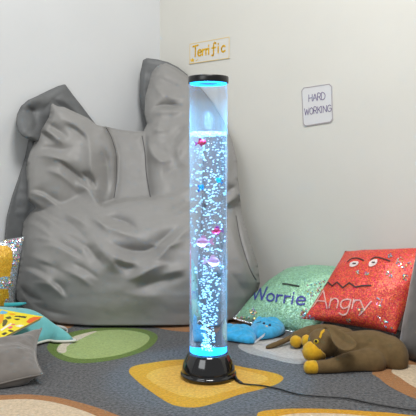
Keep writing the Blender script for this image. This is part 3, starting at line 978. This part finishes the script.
cw = [P(234, 318.5, 3.17), P(314, 335, 2.98), P(352, 269, 3.18), P(284, 271, 3.42)]
wr = root('sequin_cushion', (sum(cw, Vector()) / 4) * 1.0, 'green sequin cushion marked Worrie leaning on the wall behind the red one', 'cushion')
wr.location.z = 0
V, Fc = pillow(cw, .19, pull=-.05, seed=2.2, floor=.004)
gcov = mesh('cover', V, Fc, sequin('sequin_green', (140, 188, 158), .28, 260, .25, .4, .45, .03), wr)
gb = bvh_of(gcov)
items = []
base = lambda x: 299.6 + (x - 256) * .12
for ch, x, wd, h in (('W', 252.2, 13, 13), ('o', 266.6, 7, 12), ('r', 275.6, 6, 12), ('r', 283.4, 6, 12), ('i', 289.4, 5, 12), ('e', 296, 8.6, 13)):
    items.append((ch, x, base(x), wd, h, .18, .1))
V, Fc = strokes_on(gb, letter_strokes(items), .0082, off=.003, step=.7)
mesh('lettering', V, Fc, sequin('sequin_violet', (62, 66, 150), .2, 260, .2, .5, .3), wr)
V, Fc = strokes_on(gb, [[(283, 284.2), (288, 284.6), (293, 285.6), (299, 286.6)]], .0085, off=.003); mesh('mouth', V, Fc, plain('black_ink', (40, 52, 50), .6), wr)
V, Fc, mi = sequins_on(gb, [[(250, 309), (254, 306), (257, 313), (252, 316)], [(236, 317), (247, 316), (262, 320), (262, 323), (240, 320)], [(301, 310), (306, 309), (306, 319), (300, 318)], [(306, 285), (326, 277), (322, 290), (309, 300)]], 150, .0036)
so = mesh('turned_sequins', V, Fc, HOLO, wr, False, mi); so['kind'] = 'stuff'
V, Fc = pillow_seam(cw, -.05, .006); mesh('edging', V, Fc, SILV, wr)

cr = [P(303, 319, 2.90), P(396, 334, 2.69), P(437, 247, 2.82), P(345, 251, 3.10)]
ar = root('sequin_cushion', sum(cr, Vector()) / 4, 'red sequin cushion with a frowning face marked Angry', 'cushion')
ar.location.z = .06
V, Fc = pillow(cr, .16, pull=.05, seed=5.2, wr=.008)
rcov = mesh('cover', V, Fc, sequin('sequin_red', (214, 70, 54), .34, 300, .2, .42, .32, .015), ar)
rb = bvh_of(rcov)
items = []
for ch, x, y, wd, h in (('A', 313.2, 307.5, 14, 17), ('n', 329, 307.5, 8.6, 15), ('g', 340, 308.4, 9.4, 15), ('r', 351.4, 308.4, 7, 15), ('y', 359, 309.4, 10.5, 14)):
    items.append((ch, x, y, wd, h, .22, .05))
V, Fc = strokes_on(rb, letter_strokes(items), .006, off=.003, step=.7)
mesh('lettering', V, Fc, sequin('sequin_pinkwhite', (226, 176, 168), .2, 260, .2, .5, .3), ar)
INK = plain('dark_ink', (58, 40, 40), .6)
V, Fc = strokes_on(rb, [[(325, 286.5), (328.5, 282.6), (332.5, 286.2), (337.5, 282.4), (343, 288), (349.5, 283), (355.5, 287.2), (362, 286), (371, 285.6)]], .006, off=.003); mesh('mouth', V, Fc, INK, ar)
for br in ([(348, 262), (352, 259), (358, 258.6), (364, 261)], [(371, 260), (376, 257.6), (383, 259), (390, 261.4)]):
    V, Fc = strokes_on(rb, [catmull(br, 4)], .006, off=.003); mesh('eyebrow', V, Fc, INK, ar)
WH = sequin('sequin_white', (222, 208, 204), .15, 260, .1, .6, .2)
for ex, ey, a, bx, by in ((354.2, 264.2, -.35, 5, 2.7), (373.2, 263.2, -.6, 5.4, 2.9)):
    el = [(ex + bx * math.cos(t) * math.cos(a) - by * math.sin(t) * math.sin(a), ey + bx * math.cos(t) * math.sin(a) + by * math.sin(t) * math.cos(a)) for t in np.linspace(0, 2 * math.pi, 20)[:-1]]
    V, Fc = patch_on(rb, el, .0032, .5); e = mesh('eye', V, Fc, WH, ar)
    el = [(ex + .6 + 1.9 * math.cos(t), ey - .2 + .9 * math.sin(t)) for t in np.linspace(0, 2 * math.pi, 12)[:-1]]
    V, Fc = patch_on(rb, el, .0055, .35); mesh('pupil', V, Fc, INK, e)
V, Fc, mi = sequins_on(rb, [[(394, 258), (402, 257), (404, 264), (397, 265)], [(386, 270), (392, 270), (392, 278), (386, 277)], [(398, 266), (410, 262), (414, 268), (404, 271)], [(403, 274), (408, 276), (406, 281), (402, 278)], [(374, 298), (383, 296), (382, 308), (376, 312)], [(357, 308), (365, 309), (364, 315), (357, 314)], [(347, 318), (352, 319), (351, 322), (347, 322)], [(306, 314), (316, 318), (314, 323), (306, 321)], [(365, 272), (369, 272), (369, 275), (365, 275)], [(356, 271), (359, 271), (359, 274), (356, 274)], [(376, 312), (390, 322), (393, 330), (384, 328)], [(388, 255), (391, 254), (392, 257), (389, 258)]], 200, .0034)
so = mesh('turned_sequins', V, Fc, HOLO, ar, False, mi); so['kind'] = 'stuff'

VELVET = fabric('grey_velvet', (112, 107, 102), rough=.85, var=.1, vscale=22, bump=.3, bscale=500, sheen=.5, spec=.15, bdist=.001)
VELVET2 = fabric('dark_grey_velvet', (96, 93, 90), rough=.85, var=.1, vscale=22, bump=.3, bscale=500, sheen=.4, spec=.15, bdist=.001)
cg = [P(397, 357, 2.66), P(500, 385, 2.26), P(530, 258, 2.36), P(417, 249, 2.74)]
gr = root('scatter_cushion', sum(cg, Vector()) / 4, 'dark grey velvet cushion standing at the right edge beside the red one', 'cushion'); gr.location.z = 0
V, Fc = pillow(cg, .2, pull=.05, seed=7.7, floor=.004); mesh('cover', V, Fc, VELVET2, gr)
V, Fc = pillow_seam(cg, .03, .003); mesh('seam', V, Fc, VELVET2, gr)

# ------------------------------------------------------------------ plush monkey
FUR = fabric('brown_plush', (104, 85, 57), rough=.95, var=.14, vscale=40, bump=.6, bscale=420, sheen=.08, spec=.1, bdist=.003)
FURY = fabric('mustard_plush', (202, 156, 34), rough=.95, var=.12, vscale=60, bump=.6, bscale=420, sheen=.25, spec=.1, bdist=.003)
mk = root('plush_toy', Vector((.55, 2.6, 0)), 'brown plush monkey with mustard muzzle, hands and feet lying on the rug', 'soft toy')
def sph(px, py, d, rx, ry=None, rz=None): return ellipsoid(P(px, py, d), axes3(rx, ry or rx, rz or rx), 18, 12)
def chain(pts, rad, n=8):
    pp = catmull([tuple(P(*p)) + (r,) for p, r in zip(pts, rad)], n)
    a = tube([p[:3] for p in pp], [p[3] for p in pp], 14)
    e1 = ellipsoid(Vector(pp[0][:3]), axes3(*(pp[0][3],) * 3), 14, 8); e2 = ellipsoid(Vector(pp[-1][:3]), axes3(*(pp[-1][3],) * 3), 14, 8)
    return join(a, e1, e2)
bodyparts = join(
    chain([(388, 354, 2.55), (372, 351.5, 2.58), (354, 349.5, 2.62), (338, 347, 2.68)], [.074, .084, .074, .052]),
    sph(394, 356, 2.53, .055, .07, .07),
    chain([(372, 362, 2.50), (350, 363, 2.48), (332, 366.5, 2.452), (316, 367.5, 2.445)], [.055, .042, .030, .0255]),
    chain([(345, 341, 2.72), (328, 335.5, 2.78), (312, 335, 2.80), (298, 338, 2.78)], [.055, .048, .042, .032]),
    chain([(345, 348, 2.66), (325, 342, 2.72), (309, 341, 2.73)], [.04, .034, .022]),
    chain([(294, 336, 2.83), (284, 341, 2.79), (274, 345, 2.76), (268, 347.3, 2.75)], [.013, .0125, .012, .0125]),
    ellipsoid(P(323, 343, 2.57), axes3(.062, .058, .056, (0, .5, 0)), 20, 14),
    ellipsoid(P(314, 350.5, 2.535), axes3(.042, .042, .034, (0, -.5, 0)), 20, 14))
V, Fc = remeshed(*bodyparts, voxel=.006, smooth_it=5, floor=.004)
bdy = mesh('body', V, Fc, FUR, mk); mb = bvh_of(bdy)
# mustard muzzle and forehead stripe follow the head, standing a little proud of it
V, Fc = patch_on(mb, [(302, 352), (305, 346.5), (310.5, 342.5), (315.5, 346.5), (320, 350.5), (325, 354), (326, 359), (320, 361), (312, 360.5), (306, 359), (302, 356)], .003, .7)
mz = mesh('muzzle', V, Fc, FURY, mk)
sd = mz.modifiers.new('s', 'SOLIDIFY'); sd.thickness = .006; sd.offset = 1
V, Fc = patch_on(mb, [(319, 337), (321, 331.5), (324.5, 329), (325, 331), (322.5, 334), (321, 339)], .002, .5); mesh('forehead_stripe', V, Fc, FURY, mk)
def furball(name, *a):
    V, Fc = remeshed(*a[0], voxel=.004, smooth_it=4, floor=.004); return mesh(name, V, Fc, FURY, mk)
furball('hand', join(ellipsoid(P(313, 367.5, 2.442), axes3(.0275, .0275, .0268), 18, 12), ellipsoid(P(308.5, 367.5, 2.44), axes3(.019, .026, .0255), 18, 12)))
furball('foot', ellipsoid(P(296, 341.5, 2.755), axes3(.027, .028, .026), 18, 12))
furball('foot', ellipsoid(P(306.5, 341, 2.69), axes3(.022, .026, .026), 18, 12))
# eye: yellow ring, dark middle
h = hit(mb, 316.3, 342)
if h:
    V, Fc = ellipsoid(h[0] + h[1] * .001, axes3(.0105, .0105, .0105), 16, 10); e = mesh('eye', V, Fc, plain('eye_yellow', (205, 180, 50), .3), mk)
    cdir = (Vector((0, 0, CAMH)) - h[0]).normalized()
    V, Fc = ellipsoid(h[0] + h[1] * .001 + (h[1] + cdir).normalized() * .0055, axes3(.0068, .0068, .0068), 14, 8); mesh('pupil', V, Fc, plain('eye_black', (12, 12, 12), .1), e)
# floppy ears: thick leaf shapes curving off the crown
def leaf(outline, dep, thick, cup, seed):
    xs = [p[0] for p in outline]; ys = [p[1] for p in outline]; st = .8
    X, Y = np.meshgrid(np.arange(min(xs) - 1, max(xs) + 1, st), np.arange(min(ys) - 1, max(ys) + 1, st))
    M = inside(outline, X, Y); d, _ = dist_poly(outline, X, Y)
    R = d[M].max(); q = np.clip(1 - d / 3.0, 0, 1); rim = np.sqrt(np.clip(1 - q * q, 0, 1))
    ids = -np.ones(X.shape, int); V = []; Fc = []; n = M.sum()
    cells = list(zip(*np.nonzero(M)))
    pts = np.array(densify(list(outline) + [outline[0]], .3))
    Mp = np.pad(M, 1); full = Mp[:-2, 1:-1] & Mp[2:, 1:-1] & Mp[1:-1, :-2] & Mp[1:-1, 2:]
    for k, (i, j) in enumerate(cells):
        ids[i, j] = k; x, y = X[i, j], Y[i, j]
        if not full[i, j]:
            kk = ((pts[:, 0] - x) ** 2 + (pts[:, 1] - y) ** 2).argmin(); x, y = pts[kk]
        X[i, j], Y[i, j] = x, y
        V.append(P(x, y, dep(x, y) + cup * min(d[i, j] / R, 1) - thick * rim[i, j] / 2))
    for i, j in cells: V.append(P(X[i, j], Y[i, j], dep(X[i, j], Y[i, j]) + cup * min(d[i, j] / R, 1) + thick * rim[i, j] / 2 + .001))
    for i in range(X.shape[0] - 1):
        for j in range(X.shape[1] - 1):
            q = [ids[i, j], ids[i + 1, j], ids[i + 1, j + 1], ids[i, j + 1]]
            if min(q) >= 0: Fc += [tuple(q), tuple(k + n for k in q[::-1])]
    # rim wall
    cnt = {}
    for f in Fc[::2]:
        for a, b in zip(f, f[1:] + f[:1]): cnt[(a, b)] = 1
    for (a, b) in list(cnt):
        if (b, a) not in cnt: Fc.append((b, a, a + n, b + n))
    return V, Fc
ear1 = catmull([(327, 328), (331, 325), (337, 327.5), (346, 333), (353.5, 338.5), (357, 344), (354, 349), (346.5, 351), (339, 349), (333.5, 343.5), (330, 336)], 4, closed=True)
V, Fc = leaf(ear1, lambda x, y: 2.488 - .0012 * (x - 335) - .0034 * (y - 328), .015, .016, 1); mesh('ear', V, Fc, FUR, mk)
ear2 = catmull([(318, 333), (322, 328), (327, 327), (327, 331), (322, 335)], 4, closed=True)
V, Fc = leaf(ear2, lambda x, y: 2.63, .014, .01, 2); mesh('ear', V, Fc, FUR, mk)

# ------------------------------------------------------------------ blue plush beside the lamp
BLUE = fabric('blue_fleece', (58, 164, 212), rough=.9, var=.18, vscale=50, bump=.7, bscale=260, sheen=.35, spec=.1, bdist=.004)
bl = root('plush_comforter', FL(250, 338), 'bright blue fleece comforter toy with a small face lying under the green cushion', 'soft toy')
head = [FL(x, y) for x, y in catmull([(250, 336), (251, 329), (258, 325.5), (272, 324.5), (282, 327), (285.5, 333), (280, 337.5), (268, 340.5), (257, 341)], 4, closed=True)]
hp = [(p.x, p.y) for p in head]
V, Fc = plump(hp, .046, .06, step=.005, seed=3, wr=.022, ws=.05); hd = mesh('head', V, Fc, BLUE, bl)
clo = [FL(x, y) for x, y in catmull([(212, 336), (222, 332), (238, 330.5), (250, 332), (258, 335), (257, 340), (254, 345), (242, 344.5), (226, 342), (212, 341)], 4, closed=True)]
V, Fc = plump([(p.x, p.y) for p in clo], .032, .05, step=.005, seed=8, wr=.022, ws=.05); mesh('cloth', V, Fc, BLUE, bl)
hb = bvh_of(hd)
INK2 = plain('navy_ink', (24, 44, 72), .5)
for x, y in ((264, 323.6), (269.8, 325.2)):
    h = hit(hb, x, y)
    if h: V, Fc = ellipsoid(h[0], axes3(.0065, .0065, .0065), 10, 8); mesh('eye', V, Fc, INK2, bl)
h = hit(hb, 266.6, 326.6)
if h: V, Fc = ellipsoid(h[0], axes3(.006, .006, .006), 10, 8); mesh('nose', V, Fc, plain('nose_beige', (220, 190, 150), .6), bl)
V, Fc = strokes_on(hb, [[(257, 323.2), (261, 322.2)]], .005, off=.002); mesh('brow', V, Fc, INK2, bl)
t0, t1 = P(254.5, 342.5, 2.80), P(264.5, 334.6, 2.79)
ax = (t1 - t0); sd_ = Vector((.3, -.2, 1)).normalized() * .008
V = [t0 - sd_, t1 - sd_, t1 + sd_, t0 + sd_]; V = V + [v + Vector((.002, .004, 0)) for v in V]
mesh('label_tag', V, [(0, 1, 2, 3), (7, 6, 5, 4), (0, 4, 5, 1), (1, 5, 6, 2), (2, 6, 7, 3), (3, 7, 4, 0)], plain('white_tape', (222, 226, 230), .7), bl, smooth=False)

# ------------------------------------------------------------------ left-hand things
# yellow sequin cushion
cy_ = [P(-62, 316, 2.94), P(14, 313, 3.12), P(25, 236, 3.16), P(-60, 246, 3.02)]
yl = root('sequin_cushion', sum(cy_, Vector()) / 4, 'mustard sequin cushion with silver borders leaning on the bean bag', 'cushion'); yl.location.z = .05
V, Fc = pillow(cy_, .11, pull=.05, seed=9.1); cv = mesh('cover', V, Fc, SILV, yl); yb = bvh_of(cv)
YS = sequin('sequin_mustard', (206, 158, 40), .25, 260, .2, .4, .35)
V, Fc = patch_on(yb, [(-50, 254), (-20, 247), (6, 245), (12, 249), (13, 258), (11.5, 268), (10, 276.5), (-20, 279), (-50, 280)], .003, .7); mesh('yellow_patch', V, Fc, YS, yl)
V, Fc = patch_on(yb, [(-50, 290), (-20, 289), (8.5, 289), (9, 297), (7.5, 304), (4, 306), (-20, 308), (-48, 308)], .003, .7); mesh('yellow_patch', V, Fc, YS, yl)
V, Fc, mi = sequins_on(yb, [[(2, 241), (23, 238), (20, 250), (15, 252), (13, 246)], [(13, 256), (19, 254), (17, 268), (12, 268)], [(0, 278), (12, 277), (13, 286), (0, 288)], [(5, 299), (8, 299), (8, 304), (4, 304)]], 220, .004)
so = mesh('turned_sequins', V, Fc, HOLO, yl, False, mi); so['kind'] = 'stuff'

# teal plush
TEAL = fabric('teal_velour', (104, 176, 178), rough=.8, var=.08, vscale=20, bump=.3, bscale=500, sheen=.5, spec=.15, bdist=.001)
TEALD = fabric('dark_teal_velour', (60, 162, 168), rough=.8, var=.08, vscale=20, bump=.3, bscale=500, sheen=.3, spec=.15, bdist=.001)
tp = root('plush_toy', Vector((-.9, 2.8, 0)), 'teal velour plush with a pointed fin lying under the yellow booklet', 'soft toy')
ol = catmull([(-.578, 2.84), (-.625, 2.885), (-.675, 2.935), (-.725, 2.99), (-.80, 3.03), (-.92, 3.04), (-1.06, 3.01), (-1.17, 2.95), (-1.2, 2.82), (-1.12, 2.70), (-.98, 2.66), (-.84, 2.70), (-.755, 2.77), (-.70, 2.835), (-.665, 2.825), (-.62, 2.825)], 5, closed=True)
V, Fc = plump(ol, .134, .15, step=.008, seed=6, wr=.008, ws=.12, pw=.9); mesh('body', V, Fc, TEAL, tp)
pl = [Vector((x, y, .012)) for x, y in ol] + [Vector((ol[0][0], ol[0][1], .012))]
V, Fc = tube(pl, .0055, 6, caps=False); mesh('edge_piping', V, Fc, plain('cream_piping', (205, 206, 196), .8), tp)
V, Fc = join(tube([P(4, 305, 2.93), P(12, 304.6, 2.94), P(20, 304, 2.95), P(26, 303.2, 2.96)], [.010, .009, .008, .004], 10)); mesh('fin_tip', V, Fc, TEALD, tp)
loop = catmull([FL(50, 331, .03), FL(56, 329, .025), FL(64, 330.5, .015), FL(67.5, 333.8, .01), FL(64, 336, .01), FL(57, 334.6, .012), FL(51, 334, .02)], 5)
loop = [Vector(p) for p in loop]; n = len(loop); V, Fc = [], []
for k, p in enumerate(loop):
    V += [p, p + Vector((0, 0, .018)), p + Vector((.001, .003, .018)), p + Vector((.001, .003, 0))]
for k in range(n - 1):
    a = 4 * k
    for q in range(4): Fc.append((a + q, a + (q + 1) % 4, a + 4 + (q + 1) % 4, a + 4 + q))
mesh('tape_loop', V, Fc, plain('pale_tape', (186, 184, 180), .7), tp)

# grey cushion front left
cl = [P(-78, 408, 2.14), P(43, 374.5, 2.30), P(42, 328, 2.64), P(-70, 388, 2.36)]
gl_ = root('scatter_cushion', sum(cl, Vector()) / 4, 'mid grey velvet cushion lying flat at the lower left under the booklet', 'cushion'); gl_.location.z = 0
V, Fc = pillow(cl, .175, pull=.13, seed=3.3, floor=.004, wr=.014, power=.55); mesh('cover', V, Fc, VELVET, gl_)
V, Fc = pillow_seam(cl, .13, .003); mesh('seam', V, Fc, VELVET, gl_)

# booklet
A, B = P(43.3, 316.6, 2.74), P(-1, 309, 2.85)
D = P(-24, 351, 2.40); Cc = B + (D - A)
nb = (B - A).cross(D - A).normalized(); nb = nb if nb.z > 0 else -nb
bk = root('booklet', (A + B + Cc + D) / 4, 'yellow picture booklet with orange corner lying on the grey cushion', 'book')
def slab(a, b, c, d, t0, t1):
    V = [p + nb * t0 for p in (a, b, c, d)] + [p + nb * t1 for p in (a, b, c, d)]
    return V, [(0, 1, 2, 3), (7, 6, 5, 4), (0, 4, 5, 1), (1, 5, 6, 2), (2, 6, 7, 3), (3, 7, 4, 0)]
V, Fc = slab(A, B, Cc, D, -.001, 0); cvr = mesh('cover', V, Fc, plain('yellow_cover', (236, 218, 40), .35), bk, smooth=False)
A2 = A + (D - A).normalized() * .012 + (A - B).normalized() * -.006
V, Fc = slab(A2, B, Cc, D, -.011, -.0012); mesh('pages', V, Fc, plain('paper_pages', (206, 192, 160), .8), bk, smooth=False)
cb = bvh_of(cvr)
def prn(name, rgb, *polys, lab=None):
    o = join(*[patch_on(cb, q, .0006, .4) for q in polys])
    mesh(name, o[0], o[1], plain('print_' + name, rgb, .4), bk, smooth=False)
prn('orange_print', (226, 104, 40), [(26, 322), (30, 318), (35, 316.6), (42, 317), (38, 320), (33, 322), (30, 324)])
for q_ in ([(14, 317.2), (16, 315.4), (27, 316.4), (25, 318.4), (19, 317.4)], [(13, 318.5), (18, 318.3), (21, 319.4), (17, 320.5)], [(7, 331), (10, 329.6), (15, 331), (12, 332.4)], [(1, 334), (5, 332), (8, 333), (4, 335.5)]): prn('black_print', (48, 46, 40), q_)
prn('sky_print', (92, 180, 224), [(0, 312), (2, 310.2), (8, 312), (6, 314), (0, 314.5)])
prn('pink_print', (222, 70, 130), [(7, 328), (11, 326), (13.5, 327), (10, 329)], [(11.5, 324), (15, 323.6), (15.5, 325), (12, 325.4)])
prn('white_print', (236, 232, 220), [(0, 330), (5, 326.5), (11, 323), (12, 324), (7, 327.5), (2, 331)], [(14, 326), (20, 324.5), (25, 325.5), (20, 327.5)])
prn('green_print', (84, 84, 48), [(2, 325), (3, 320), (6, 319), (8, 321), (6, 325), (3, 327)], [(5, 317.5), (10, 316), (12, 318.5), (8, 319.5)])
prn('amber_print', (236, 160, 24), [(0, 315), (4, 313.6), (4, 318), (2, 323), (0, 324)], [(8, 313.6), (13, 313), (17, 314.6), (12, 315.6)])
